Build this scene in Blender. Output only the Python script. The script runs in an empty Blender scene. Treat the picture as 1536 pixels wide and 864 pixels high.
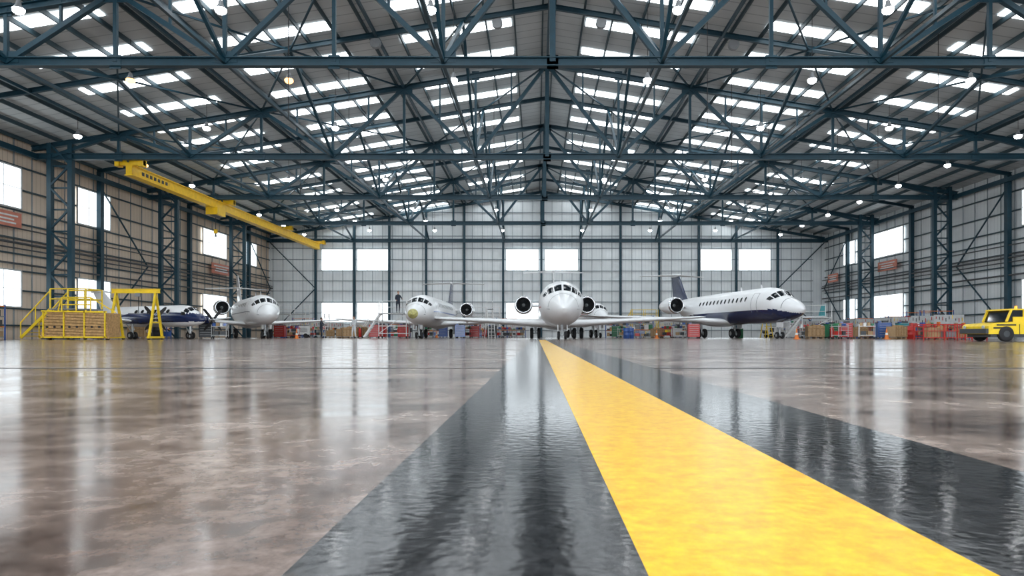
import bpy, math, random
import numpy as np
from mathutils import Vector, Matrix
random.seed(7)
SC=bpy.context.scene
# ---------------------------------------------------------------- materials
MATS={}
def mat(name,col,rough=0.5,metal=0.0,emis=None,estr=0.0,coat=0.0,noise=None,bump=None):
    m=bpy.data.materials.new(name); m.use_nodes=True
    nt=m.node_tree; b=nt.nodes['Principled BSDF']
    b.inputs['Base Color'].default_value=(*col,1)
    b.inputs['Roughness'].default_value=rough
    b.inputs['Metallic'].default_value=metal
    if coat: b.inputs['Coat Weight'].default_value=coat; b.inputs['Coat Roughness'].default_value=0.05
    if emis:
        b.inputs['Emission Color'].default_value=(*emis,1); b.inputs['Emission Strength'].default_value=estr
    if noise is None: noise=(3.0,0.12)
    tc=nt.nodes.new('ShaderNodeTexCoord')
    n=nt.nodes.new('ShaderNodeTexNoise'); n.inputs['Scale'].default_value=noise[0]; n.inputs['Detail'].default_value=4
    nt.links.new(tc.outputs['Object'],n.inputs['Vector'])
    r=nt.nodes.new('ShaderNodeValToRGB')
    r.color_ramp.elements[0].position=0.3; r.color_ramp.elements[1].position=0.7
    k=noise[1]
    r.color_ramp.elements[0].color=(*[max(0,c*(1-k)) for c in col],1)
    r.color_ramp.elements[1].color=(*[min(1,c*(1+k)) for c in col],1)
    nt.links.new(n.outputs['Fac'],r.inputs['Fac']); nt.links.new(r.outputs['Color'],b.inputs['Base Color'])
    MATS[name]=m
    return m
mat('steel_blue',(0.002,0.036,0.058),0.5)
mat('girt',(0.025,0.055,0.07),0.6)
mat('wall_rail',(0.20,0.24,0.26),0.6)
mat('pipe',(0.06,0.065,0.07),0.5)
mat('gloss_white',(0.87,0.88,0.89),0.35,coat=0.35,noise=(2,0.02))
mat('navy',(0.009,0.022,0.085),0.25,coat=0.4)
mat('blue',(0.03,0.10,0.35),0.3,coat=0.4)
mat('glass_dark',(0.012,0.016,0.02),0.06,noise=(3,0.1))
mat('lip',(0.75,0.76,0.78),0.22,metal=1.0)
mat('duct',(0.02,0.021,0.023),0.5)
mat('fan',(0.10,0.11,0.12),0.35,metal=0.8)
mat('rubber',(0.018,0.018,0.02),0.75)
mat('strut',(0.45,0.47,0.48),0.4,metal=0.4)
mat('primer',(0.46,0.43,0.16),0.6,noise=(6,0.35))
mat('red',(0.50,0.025,0.02),0.35)
mat('darkred',(0.35,0.03,0.04),0.4)
mat('yellow',(0.86,0.60,0.02),0.4)
mat('crane_yellow',(0.82,0.50,0.006),0.4)
mat('tan',(0.45,0.27,0.11),0.7,noise=(8,0.3))
mat('card',(0.42,0.28,0.15),0.8)
mat('wood',(0.34,0.21,0.10),0.7,noise=(10,0.3))
mat('grey',(0.22,0.23,0.24),0.5)
mat('lgrey',(0.50,0.51,0.51),0.5)
mat('dgrey',(0.05,0.055,0.06),0.5)
mat('black',(0.015,0.015,0.017),0.5)
mat('green',(0.03,0.20,0.09),0.5)
mat('teal',(0.03,0.25,0.28),0.5)
mat('orange',(0.75,0.20,0.03),0.5)
mat('skin',(0.55,0.34,0.25),0.6)
mat('hair',(0.05,0.03,0.02),0.7)
mat('overall',(0.02,0.028,0.045),0.8)
mat('shirt',(0.62,0.64,0.66),0.8)
mat('signface',(0.62,0.22,0.15),0.6)
mat('white',(0.74,0.74,0.73),0.5)
mat('lens',(0.9,0.9,0.9),0.3,emis=(0.95,0.98,1.0),estr=24)
mat('lens_warm',(0.9,0.7,0.4),0.3,emis=(1.0,0.45,0.14),estr=4.0)
mat('window_glow',(0.9,0.95,1.0),0.3,emis=(0.86,0.95,1.0),estr=1.9)
mat('skylight_glow',(0.9,0.95,1.0),0.3,emis=(0.90,0.96,1.0),estr=5.6)
mat('beacon',(0.9,0.35,0.02),0.3,emis=(1.0,0.4,0.05),estr=1.0)

def cladding(name,base,dark,sx,axis,warm=None):
    m=bpy.data.materials.new(name); m.use_nodes=True; nt=m.node_tree; b=nt.nodes['Principled BSDF']
    b.inputs['Roughness'].default_value=0.55
    tc=nt.nodes.new('ShaderNodeTexCoord'); sep=nt.nodes.new('ShaderNodeSeparateXYZ')
    nt.links.new(tc.outputs['Object'],sep.inputs[0])
    mul=nt.nodes.new('ShaderNodeMath'); mul.operation='MULTIPLY'; mul.inputs[1].default_value=1.0/sx
    nt.links.new(sep.outputs[axis],mul.inputs[0])
    fr=nt.nodes.new('ShaderNodeMath'); fr.operation='FRACT'; nt.links.new(mul.outputs[0],fr.inputs[0])
    lt=nt.nodes.new('ShaderNodeMath'); lt.operation='LESS_THAN'; lt.inputs[1].default_value=0.10
    nt.links.new(fr.outputs[0],lt.inputs[0])
    br=nt.nodes.new('ShaderNodeTexNoise'); br.inputs['Scale'].default_value=0.35; br.inputs['Detail'].default_value=5
    nt.links.new(tc.outputs['Object'],br.inputs['Vector'])
    ramp=nt.nodes.new('ShaderNodeValToRGB'); ramp.color_ramp.elements[0].position=0.3; ramp.color_ramp.elements[1].position=0.7
    ramp.color_ramp.elements[0].color=(*[c*0.82 for c in base],1); ramp.color_ramp.elements[1].color=(*base,1)
    nt.links.new(br.outputs['Fac'],ramp.inputs['Fac'])
    mx=nt.nodes.new('ShaderNodeMix'); mx.data_type='RGBA'
    nt.links.new(lt.outputs[0],mx.inputs['Factor']); nt.links.new(ramp.outputs['Color'],mx.inputs['A']); mx.inputs['B'].default_value=(*dark,1)
    nt.links.new(mx.outputs['Result'],b.inputs['Base Color'])
    MATS[name]=m
cladding('clad_back',(0.88,0.92,0.93),(0.68,0.72,0.75),0.42,'X')
cladding('clad_left',(0.78,0.64,0.51),(0.52,0.41,0.31),0.42,'Y')  # beige base: warm light on the left wall, put into the cladding colour
cladding('clad_right',(0.78,0.81,0.82),(0.55,0.58,0.59),0.42,'Y')
cladding('roof_sheet',(0.60,0.64,0.65),(0.35,0.39,0.41),0.9,'Y')

def floor_mat():
    m=bpy.data.materials.new('polished_concrete'); m.use_nodes=True; nt=m.node_tree; b=nt.nodes['Principled BSDF']
    L=nt.links.new; N=nt.nodes.new
    tc=N('ShaderNodeTexCoord')
    n1=N('ShaderNodeTexNoise'); n1.inputs['Scale'].default_value=1.9; n1.inputs['Detail'].default_value=10; n1.inputs['Roughness'].default_value=0.70; n1.inputs['Distortion'].default_value=0.15
    n2=N('ShaderNodeTexNoise'); n2.inputs['Scale'].default_value=20; n2.inputs['Detail'].default_value=8; n2.inputs['Roughness'].default_value=0.75
    n4=N('ShaderNodeTexNoise'); n4.inputs['Scale'].default_value=0.35; n4.inputs['Detail'].default_value=3
    for n in(n1,n2,n4): L(tc.outputs['Object'],n.inputs['Vector'])
    r1=N('ShaderNodeValToRGB'); e=r1.color_ramp.elements
    e[0].position=0.36; e[0].color=(0.085,0.058,0.047,1); e[1].position=0.66; e[1].color=(0.50,0.425,0.375,1)
    x=r1.color_ramp.elements.new(0.5); x.color=(0.25,0.193,0.163,1)
    L(n1.outputs['Fac'],r1.inputs['Fac'])
    r2=N('ShaderNodeValToRGB'); r2.color_ramp.elements[0].position=0.33; r2.color_ramp.elements[0].color=(0.45,0.42,0.40,1); r2.color_ramp.elements[1].position=0.67; r2.color_ramp.elements[1].color=(1.25,1.22,1.2,1)
    L(n2.outputs['Fac'],r2.inputs['Fac'])
    mx=N('ShaderNodeMix'); mx.data_type='RGBA'; mx.blend_type='MULTIPLY'; mx.inputs['Factor'].default_value=1
    L(r1.outputs['Color'],mx.inputs['A']); L(r2.outputs['Color'],mx.inputs['B'])
    r4=N('ShaderNodeValToRGB'); r4.color_ramp.elements[0].position=0.35; r4.color_ramp.elements[0].color=(0.74,0.71,0.71,1); r4.color_ramp.elements[1].position=0.65; r4.color_ramp.elements[1].color=(1.1,1.08,1.05,1)
    L(n4.outputs['Fac'],r4.inputs['Fac'])
    mx2=N('ShaderNodeMix'); mx2.data_type='RGBA'; mx2.blend_type='MULTIPLY'; mx2.inputs['Factor'].default_value=1
    L(mx.outputs['Result'],mx2.inputs['A']); L(r4.outputs['Color'],mx2.inputs['B']); L(mx2.outputs['Result'],b.inputs['Base Color'])
    mr=N('ShaderNodeMapRange'); mr.inputs['From Min'].default_value=0.35; mr.inputs['From Max'].default_value=0.65; mr.inputs['To Min'].default_value=0.10; mr.inputs['To Max'].default_value=0.21
    L(n1.outputs['Fac'],mr.inputs['Value']); L(mr.outputs['Result'],b.inputs['Roughness'])
    bp=N('ShaderNodeBump'); bp.inputs['Strength'].default_value=0.10; bp.inputs['Distance'].default_value=0.001
    L(n2.outputs['Fac'],bp.inputs['Height']); L(bp.outputs['Normal'],b.inputs['Normal'])
    b.inputs['IOR'].default_value=1.42
    MATS['floor']=m
floor_mat()
def paint(name,c0,c1,rough,bs,bd,sc=14,ior=1.4):
    m=bpy.data.materials.new(name); m.use_nodes=True; nt=m.node_tree; b=nt.nodes['Principled BSDF']
    L=nt.links.new; N=nt.nodes.new
    tc=N('ShaderNodeTexCoord')
    n1=N('ShaderNodeTexNoise'); n1.inputs['Scale'].default_value=sc; n1.inputs['Detail'].default_value=9; n1.inputs['Roughness'].default_value=0.78
    n2=N('ShaderNodeTexNoise'); n2.inputs['Scale'].default_value=45; n2.inputs['Detail'].default_value=1.5
    L(tc.outputs['Object'],n1.inputs['Vector']); L(tc.outputs['Object'],n2.inputs['Vector'])
    r=N('ShaderNodeValToRGB'); r.color_ramp.elements[0].position=0.38; r.color_ramp.elements[1].position=0.64
    r.color_ramp.elements[0].color=(*c0,1); r.color_ramp.elements[1].color=(*c1,1)
    L(n1.outputs['Fac'],r.inputs['Fac']); L(r.outputs['Color'],b.inputs['Base Color'])
    b.inputs['Roughness'].default_value=rough; b.inputs['IOR'].default_value=ior
    bp=N('ShaderNodeBump'); bp.inputs['Strength'].default_value=bs; bp.inputs['Distance'].default_value=bd
    L(n2.outputs['Fac'],bp.inputs['Height']); L(bp.outputs['Normal'],b.inputs['Normal'])
    MATS[name]=m
paint('paint_yellow',(0.66,0.33,0.002),(0.86,0.52,0.006),0.26,0.5,0.0018,sc=22,ior=1.34)
paint('paint_black',(0.003,0.0035,0.004),(0.040,0.040,0.042),0.12,0.5,0.0011,sc=14,ior=1.34)

# ---------------------------------------------------------------- mesh builder
class MB:
    def __init__(s): s.v=[];s.f=[];s.m=[];s.sm=[];s.names=[];s.M=Matrix.Identity(4)
    def mi(s,n):
        if n not in s.names: s.names.append(n)
        return s.names.index(n)
    def add(s,vs,fs,m,smooth=False):
        o=len(s.v); M=s.M
        for p in vs: s.v.append(tuple(M@Vector(p)))
        single=isinstance(m,str)
        for i,f in enumerate(fs):
            s.f.append(tuple(o+k for k in f)); s.m.append(s.mi(m if single else m[i])); s.sm.append(smooth)
    def box(s,c,d,m,rz=0):
        hx,hy,hz=d[0]/2,d[1]/2,d[2]/2; ca,sa=math.cos(rz),math.sin(rz)
        vs=[]
        for z in(-hz,hz):
            for x,y in((-hx,-hy),(hx,-hy),(hx,hy),(-hx,hy)):
                vs.append((c[0]+x*ca-y*sa,c[1]+x*sa+y*ca,c[2]+z))
        s.add(vs,[(3,2,1,0),(4,5,6,7),(0,1,5,4),(1,2,6,5),(2,3,7,6),(3,0,4,7)],m)
    def beam(s,p1,p2,w,h,m,off=(0,0)):
        p1=Vector(p1);p2=Vector(p2);d=(p2-p1).normalized()
        up=Vector((0,0,1)) if abs(d.z)<0.98 else Vector((0,1,0))
        sx=d.cross(up).normalized(); uz=sx.cross(d).normalized()
        vs=[]
        for p in(p1,p2):
            q=p+sx*off[0]+uz*off[1]
            for a,b in((-1,-1),(1,-1),(1,1),(-1,1)): vs.append(q+sx*a*w/2+uz*b*h/2)
        s.add(vs,[(0,1,2,3),(7,6,5,4),(4,5,1,0),(5,6,2,1),(6,7,3,2),(7,4,0,3)],m)
    def ibeam(s,p1,p2,w,h,m):
        t=max(0.03,h*0.12)
        s.beam(p1,p2,w,t,m,(0,h/2-t/2)); s.beam(p1,p2,w,t,m,(0,-h/2+t/2)); s.beam(p1,p2,t,h-2*t,m)
    def tube(s,p1,p2,r1,r2,m,n=10,caps=True,smooth=True):
        p1=Vector(p1);p2=Vector(p2);d=(p2-p1).normalized()
        up=Vector((0,0,1)) if abs(d.z)<0.98 else Vector((0,1,0))
        sx=d.cross(up).normalized(); uz=sx.cross(d).normalized(); vs=[]
        for p,r in((p1,r1),(p2,r2)):
            for i in range(n):
                a=2*math.pi*i/n; vs.append(p+sx*r*math.cos(a)+uz*r*math.sin(a))
        s.add(vs,[(i,(i+1)%n,n+(i+1)%n,n+i) for i in range(n)],m,smooth)
        if caps: s.add(vs,[tuple(range(n-1,-1,-1)),tuple(range(n,2*n))],m)
    def loft(s,rings,m,caps=True,smooth=True,mf=None):
        n=len(rings[0]); vs=[p for r in rings for p in r]; fs=[];ms=[]
        for j in range(len(rings)-1):
            for i in range(n):
                fs.append((j*n+i,j*n+(i+1)%n,(j+1)*n+(i+1)%n,(j+1)*n+i)); ms.append(mf(j,i) if mf else m)
        s.add(vs,fs,ms,smooth)
        if caps: s.add(vs,[tuple(range(n-1,-1,-1)),tuple(range((len(rings)-1)*n,len(rings)*n))],m,False)
    def revolve(s,prof,o,axis,mats,n=28):
        rings=[]
        for a,r in prof:
            ring=[]
            for i in range(n):
                t=2*math.pi*i/n; c,d=r*math.cos(t),r*math.sin(t)
                if axis=='Y': ring.append((o[0]+c,o[1]+a,o[2]+d))
                elif axis=='X': ring.append((o[0]+a,o[1]+c,o[2]+d))
                else: ring.append((o[0]+c,o[1]+d,o[2]+a))
            rings.append(ring)
        s.loft(rings,None,caps=False,mf=(lambda j,i: mats if isinstance(mats,str) else mats[j]))
    def sphere(s,c,r,m,n=16,k=10):
        rings=[]
        for j in range(k+1):
            ph=math.pi*(0.02+0.96*j/k)
            rings.append([(c[0]+r[0]*math.sin(ph)*math.cos(2*math.pi*i/n),c[1]+r[1]*math.sin(ph)*math.sin(2*math.pi*i/n),c[2]+r[2]*math.cos(ph)) for i in range(n)])
        s.loft(rings,m)
    def obj(s,name,loc=(0,0,0),rz=0,parent=None):
        me=bpy.data.meshes.new(name); me.from_pydata(s.v,[],s.f)
        for n in s.names: me.materials.append(MATS[n])
        me.polygons.foreach_set('material_index',s.m); me.polygons.foreach_set('use_smooth',s.sm); me.update()
        o=bpy.data.objects.new(name,me); SC.collection.objects.link(o); o.location=loc; o.rotation_euler=(0,0,rz)
        if parent: o.parent=parent
        return o
# ---------------------------------------------------------------- hall constants
XL,XR=-34.2,36.9; YB=87.1; YF=-12.0; X0=0.7; CH=12.25
TR=[2.5,16.4,30.0,45.9,59.4,73.1]
def zroof(x): return 18.95-0.163*abs(x-X0)
XTL,XTR=-32.6,35.6
b=MB(); b.add([(XL-1,-45,0),(XR+1,-45,0),(XR+1,YB+1,0),(XL-1,YB+1,0)],[(0,1,2,3)],'floor'); b.obj('floor')
b=MB(); ya,yb=-8,37.0
def strip(m,x0,x1,z):
    b.add([(x0,ya,z),(x1,ya,z),(x1,yb,z),(x0,yb,z)],[(0,1,2,3)],m)
strip('paint_black',-0.262,0.1149,0.003); strip('paint_black',0.4751,0.88,0.003); strip('paint_yellow',0.115,0.475,0.0034)
b.obj('floor_guide_stripe')
b=MB()
for y in(5.15,12,19,26,33,47,61,75):
    b.add([(XL,y,0.0015),(XR,y,0.0015),(XR,y+0.07,0.0015),(XL,y+0.07,0.0015)],[(0,1,2,3)],'dgrey')
for x in(-14,-7.2,8.1,15,22,-21,-28,29):
    b.add([(x,-8,0.0012),(x+0.012,-8,0.0012),(x+0.012,YB,0.0012),(x,YB,0.0012)],[(0,1,2,3)],'dgrey')
b.obj('floor_expansion_joints')
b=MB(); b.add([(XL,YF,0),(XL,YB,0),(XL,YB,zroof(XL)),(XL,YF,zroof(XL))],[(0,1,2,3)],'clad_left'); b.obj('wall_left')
b=MB(); b.add([(XR,YF,0),(XR,YB,0),(XR,YB,zroof(XR)),(XR,YF,zroof(XR))],[(3,2,1,0)],'clad_right'); b.obj('wall_right')
b=MB(); b.add([(XL,YB,0),(XR,YB,0),(XR,YB,zroof(XR)),(X0,YB,zroof(X0)),(XL,YB,zroof(XL))],[(0,1,2,3,4)],'clad_back'); b.obj('wall_back')
b=MB(); b.add([(XL,YF,zroof(XL)),(X0,YF,zroof(X0)),(X0,YB,zroof(X0)),(XL,YB,zroof(XL)),(XR,YF,zroof(XR)),(XR,YB,zroof(XR))],[(0,1,2,3),(1,4,5,2)],'roof_sheet'); b.obj('ceiling')
# skylights
b=MB()
rows=[]
edges=[YF+0.5]+TR+[YB]
for a,c in zip(edges[:-1],edges[1:]):
    n=4; st=(c-a)/n
    for i in range(n): rows.append(a+st*(i+0.5))
for y in rows:
    for sgn in(-1,1):
        for g,(u0,u1) in enumerate(((2.2,8.6),(11.8,18.0),(21.2,27.2))):
            yy=y+(0.0 if g%2==0 else 0.9)
            x0=X0+sgn*u0; x1=X0+sgn*u1; w=0.47
            b.add([(x0,yy-w,zroof(x0)-0.04),(x1,yy-w,zroof(x1)-0.04),(x1,yy+w,zroof(x1)-0.04),(x0,yy+w,zroof(x0)-0.04)],[(0,1,2,3)],'skylight_glow')
b.obj('skylight_panels')
# purlins
b=MB(); u=0.35
while u<35.5:
    for sgn in(-1,1):
        x=X0+sgn*u
        if XL+0.3<x<XR-0.3:
            b.beam((x,YF,zroof(x)-0.17),(x,YB-0.1,zroof(x)-0.17),0.09,0.24,'girt')
    u+=1.63
b.obj('roof_purlins')
def truss(y):
    b=MB(); S='steel_blue'
    zt=lambda x: zroof(x)-0.48
    b.ibeam((XTL-1.2,y,CH),(XTR+1,y,CH),0.34,0.40,S)
    b.ibeam((XL+0.3,y,zt(XL)),(X0,y,zt(X0)),0.30,0.34,S); b.ibeam((X0,y,zt(X0)),(XR-0.3,y,zt(XR)),0.30,0.34,S)
    st=4.8
    for sgn in(-1,1):
        for k in range(0,7):
            x=X0+sgn*k*st
            w=0.26 if k==0 else 0.16
            if sgn==1 or k>0: b.beam((x,y,CH),(x,y,zt(x)),w,w,S)
            xn=X0+sgn*(k+1)*st
            if k==6: xn=XTL if sgn<0 else XTR
            if k%2==0: b.beam((x,y,zt(x)),(xn,y,CH),0.22,0.22,S)
            else: b.beam((x,y,CH),(xn,y,zt(xn)),0.22,0.22,S)
            zz=CH if k%2 else zt(x)
            b.box((x,y-0.02,zz+(0.22 if k%2 else -0.22)),(1.1,0.06,0.5),S)
            b.box((x,y-0.02,(CH if k%2==0 else zt(x))),(0.5,0.07,0.6),S)
    for sgn in(-1,1):
        for k in(0,2,4):
            xa=X0+sgn*k*st; xb=X0+sgn*(k+1)*st; zm=(zt(xa)+CH)/2; xm=(xa+xb)/2
            b.beam((xm,y,zm),(xm,y,zt(xm)),0.11,0.11,S)
            xa=X0+sgn*(k+2)*st; zm=(zt(xa)+CH)/2; xm=(xa+xb)/2
            b.beam((xm,y,zm),(xm,y,zt(xm)),0.11,0.11,S)
    b.obj('roof_truss')
for y in TR: truss(y)
b=MB(); S='steel_blue'
ed=[YF+0.5]+TR+[YB-0.4]
for a,c in zip(ed[:-1],ed[1:]):
    m=(a+c)/2
    for xx0,xx1 in((XL+0.3,X0),(X0,XR-0.3)):
        b.ibeam((xx0,m,zroof(xx0)-0.42),(xx1,m,zroof(xx1)-0.42),0.18,0.28,S)
    for sgn in(-1,1):
        for k in(1,3,5):
            x=X0+sgn*4.8*k
            b.beam((x,a,CH+0.1),(x,m,zroof(x)-0.5),0.16,0.16,S)
            b.beam((x,c,CH+0.1),(x,m,zroof(x)-0.5),0.16,0.16,S)
            b.beam((x,a,CH),(x,c,CH),0.14,0.16,S)
    b.beam((X0,a,zroof(X0)-0.6),(X0,c,zroof(X0)-0.6),0.14,0.2,S)
    for k in(-6,-4,-2,2,4,6):
        x=X0+4.8*k; b.beam((x,a,zroof(x)-0.5),(x,c,zroof(x)-0.5),0.14,0.18,S)
    for sgn in(-1,1):
        for k in(0,2,4):
            xa=X0+sgn*4.8*k; xb=X0+sgn*4.8*(k+2)
            b.beam((xa,a,zroof(xa)-0.5),(xb,c,zroof(xb)-0.5),0.09,0.09,S)
            if k: b.beam((xb,a,zroof(xb)-0.5),(xa,c,zroof(xa)-0.5),0.09,0.09,S)
b.obj('roof_bracing')
def lattice(xo,xi,y):
    b=MB(); top=CH+0.9
    for x in(xo,xi): b.beam((x,y,0),(x,y,top),0.30,0.34,S)
    n=9; h=top/n
    for i in range(n):
        z0=i*h;z1=z0+h
        b.beam((xo if i%2 else xi,y-0.1,z0),(xi if i%2 else xo,y-0.1,z1),0.10,0.12,S)
        b.beam((xo,y+0.1,z1-0.05),(xi,y+0.1,z1-0.05),0.08,0.1,S)
    b.box(((xo+xi)/2,y,0.03),(abs(xo-xi)+0.7,0.8,0.06),S)
    b.obj('lattice_column')
for y in TR:
    lattice(-32.7,-31.3,y); lattice(35.9,34.6,y)
def wallframe(side):
    b=MB(); x=XL+0.12 if side<0 else XR-0.12; s=1 if side<0 else -1
    zs=[0.9,2.0,3.2,4.5,5.6,6.6,7.6,8.45,9.85,11.35,12.4]
    for z in zs: b.beam((x,YF,z),(x,YB,z),0.10,0.10,'girt')
    y=YF+0.5
    while y<YB:
        b.beam((x,y,0),(x,y,zroof(x)),0.05,0.05,'wall_rail'); y+=1.6
    allm=[(a+c)/2 for a,c in zip(ed[:-1],ed[1:])]
    for m in allm:
        b.beam((x+s*0.3,m+0.2,0),(x+s*0.3,m+0.2,zroof(x)-0.4),0.34,0.40,S)
    b.beam((x+s*0.5,YF,CH),(x+s*0.5,YB,CH),0.2,0.35,S)
    for z,r in((5.9,0.05),(6.25,0.08),(6.5,0.04),(7.2,0.05),(4.9,0.07)):
        b.tube((x+s*0.35,YF,z),(x+s*0.35,YB,z),r,r,'pipe',8)
    for i in(4,6):
        a=ed[i];c=ed[i+1] if i+1<len(ed) else YB
        m=(a+c)/2
        b.beam((x+s*0.25,m,0.3),(x+s*0.25,c,6.2),0.09,0.09,S); b.beam((x+s*0.25,c,6.2),(x+s*0.25,m,12),0.09,0.09,S)
    b.obj('wall_framing')
wallframe(-1); wallframe(1)
b=MB(); y=YB-0.12
def bx(px,d=YB): return (px-805)/1024*d
for z in (0.9,1.7,3.1,4.5,5.9,7.2,8.45,9.9,11.35,12.9,14.4,15.9,17.4):
    hw=34.5 if z<13.2 else (18.95-z)/0.163
    b.beam((max(XL,X0-hw),y,z),(min(XR,X0+hw),y,z),0.08,0.08,'wall_rail')
x=XL+0.6
while x<XR:
    b.beam((x,y,0),(x,y,zroof(x)),0.045,0.045,'wall_rail'); x+=1.27
for px in(475,533,585,640,697,755,812,871,930,988,1047,1103,1165):
    x=bx(px); b.beam((x,y-0.3,0),(x,y-0.3,zroof(x)-0.3),0.26,0.32,S)
b.ibeam((XL,y-0.5,CH),(XR,y-0.5,CH),0.3,0.45,S)
for x0,x1 in((XL+0.4,bx(475)),(XR-0.4,bx(1165))):
    b.beam((x0,y-0.35,0.3),(x1,y-0.35,6.2),0.11,0.11,S); b.beam((x1,y-0.35,6.2),(x0,y-0.35,12),0.11,0.11,S)
b.beam((XL+0.4,y-0.35,zroof(XL)-0.5),(X0,y-0.35,zroof(X0)-0.5),0.25,0.3,S); b.beam((X0,y-0.35,zroof(X0)-0.5),(XR-0.4,y-0.35,zroof(XR)-0.5),0.25,0.3,S)
b.obj('gable_framing')
wn=0
def window(plane,a0,a1,z0,z1):
    global wn; wn+=1
    b=MB()
    if plane=='B': P=lambda a,z,o: (a,YB-0.20-o,z)
    elif plane=='L': P=lambda a,z,o:(XL+0.20+o,a,z)
    else: P=lambda a,z,o:(XR-0.20-o,a,z)
    b.add([P(a0,z0,0),P(a1,z0,0),P(a1,z1,0),P(a0,z1,0)],[(0,1,2,3)],'window_glow')
    for z in(z0,z1): b.beam(P(a0,z,0.02),P(a1,z,0.02),0.09,0.09,'lgrey')
    for a in(a0,a1): b.beam(P(a,z0,0.02),P(a,z1,0.02),0.09,0.09,'lgrey')
    n=max(1,round(abs(a1-a0)/1.4))
    for i in range(1,n):
        a=a0+(a1-a0)*i/n; b.beam(P(a,z0,0.02),P(a,z1,0.02),0.035,0.035,'lgrey')
    b.beam(P(a0,(z0+z1)/2,0.02),P(a1,(z0+z1)/2,0.02),0.035,0.035,'lgrey')
    b.obj('window_%d'%wn)
for p0,p1 in((483,530),(536,583),(759,808),(817,867),(1050,1097),(1107,1155)):
    window('B',bx(p0),bx(p1),8.5,11.2); window('B',bx(p0),bx(p1),1.9,4.4)
for a0,a1 in((8,14),(22,28.5),(36,45.0),(50.5,54.4),(69.5,74.8),(79.5,82.8)):
    window('L',a0,a1,8.55,11.25); window('L',a0,a1,2.1,4.5)
for a0,a1 in((8,14),(22,28.5),(40,45.0),(48.5,51.6),(68.3,74.3),(78.6,81.6)):
    window('R',a0,a1,8.55,11.25); window('R',a0,a1,2.1,4.5)
def banner(name,c,w,h,ax):
    b=MB(); n=Vector((1,0,0)) if c[0]<0 else Vector((-1,0,0))
    b.box(c,(0.05,w,h),'signface')
    for i,(ww,zz) in enumerate(((0.8,0.25),(0.6,0.0),(0.7,-0.22))):
        b.box((c[0]+n.x*0.04,c[1],c[2]+zz*h),(0.03,w*ww,h*0.1),'white')
    b.obj(name)
banner('wall_banner',(XL+0.45,43.0,7.7),3.4,1.0,0); banner('wall_banner',(XL+0.45,73.0,7.3),4.2,1.1,0); banner('wall_banner',(XR-0.45,71.0,7.5),3.8,1.0,0); banner('wall_banner',(XR-0.45,84,7.3),2.8,1.0,0)
# crane
b=MB(); cx=-27.6; cz=11.45; Y='crane_yellow'
b.box((cx,66.2,cz),(0.42,40,0.62),Y); b.box((cx,66.2,cz+0.34),(0.62,40,0.06),Y); b.box((cx,66.2,cz-0.34),(0.62,40,0.06),Y)
for y in(46.4,60.2,74.5,86.0):
    b.box((cx,y,cz+0.5),(1.9,0.32,0.34),Y)
    for sx in(-0.8,0.8): b.box((cx+sx,y,cz+0.48),(0.3,0.5,0.46),Y)
for y in(46.4,60.2,74.5): b.beam((cx,y-0.3,cz+0.5),(cx,y-0.3,CH-0.1),0.1,0.1,S)
b.box((cx+0.1,58.5,cz-0.65),(1.0,1.5,0.6),Y); b.tube((cx+0.1,57.9,cz-0.8),(cx+0.1,59.1,cz-0.8),0.3,0.3,'dgrey',14)
b.tube((cx+0.1,58.5,cz-1.0),(cx+0.1,58.5,cz-2.2),0.03,0.03,'black',6); b.box((cx+0.1,58.5,cz-2.3),(0.25,0.2,0.35),Y)
b.tube((cx+0.1,58.5,cz-2.45),(cx+0.1,58.5,cz-2.75),0.05,0.09,'dgrey',8)
for i in range(7): b.box((cx+0.22,47.5+i*0.5,cz),(0.02,0.28,0.24),'black')
b.obj('overhead_crane')
# hanging lamps
b=MB()
for i,(a,c) in enumerate(zip(ed[:-1],ed[1:])):
    for t in(0.28,0.78):
        y=a+(c-a)*t
        for x in(-28.5,-20.5,-12.5,-4.2,5.6,13.9,21.9,29.9):
            z=13.1 if abs(x)<26 else 12.6
            warm=(i==3 and t<.5 and x in(-12.5,-20.5)) or (i==4 and t<.5 and x==-28.5) or (i in(0,1) and x in(-20.5,-4.2))
            b.tube((x,y,z+0.4),(x,y,zroof(x)-0.3),0.015,0.015,'black',5)
            b.revolve([(0.42,0.02),(0.38,0.08),(0.25,0.10),(0.16,0.15),(0.06,0.23)],(x,y,z),'Z','grey',14)
            b.sphere((x,y,z+0.0),(0.22,0.22,0.15),'lens_warm' if warm else 'lens',12,6)
b.obj('high_bay_lamps')
b=MB()
for x,y in((-12,33),(-11,40),(9,36),(12,42),(20,34),(-3,48),(17,50),(-18,52),(6,55),(24,48)):
    b.tube((x,y,10.2+random.random()*1.5),(x,y,zroof(x)-0.3),0.02,0.02,'black',5)
for x in(-2.2,3.6,-9,11):
    y=38.0; z=zroof(x)-0.8
    b.tube((x,y,z),(x,y+0.25,z),0.3,0.3,'grey',14); b.box((x,y+0.12,z+0.35),(0.2,0.2,0.3),'grey')
b.obj('suspended_cables')

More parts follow.
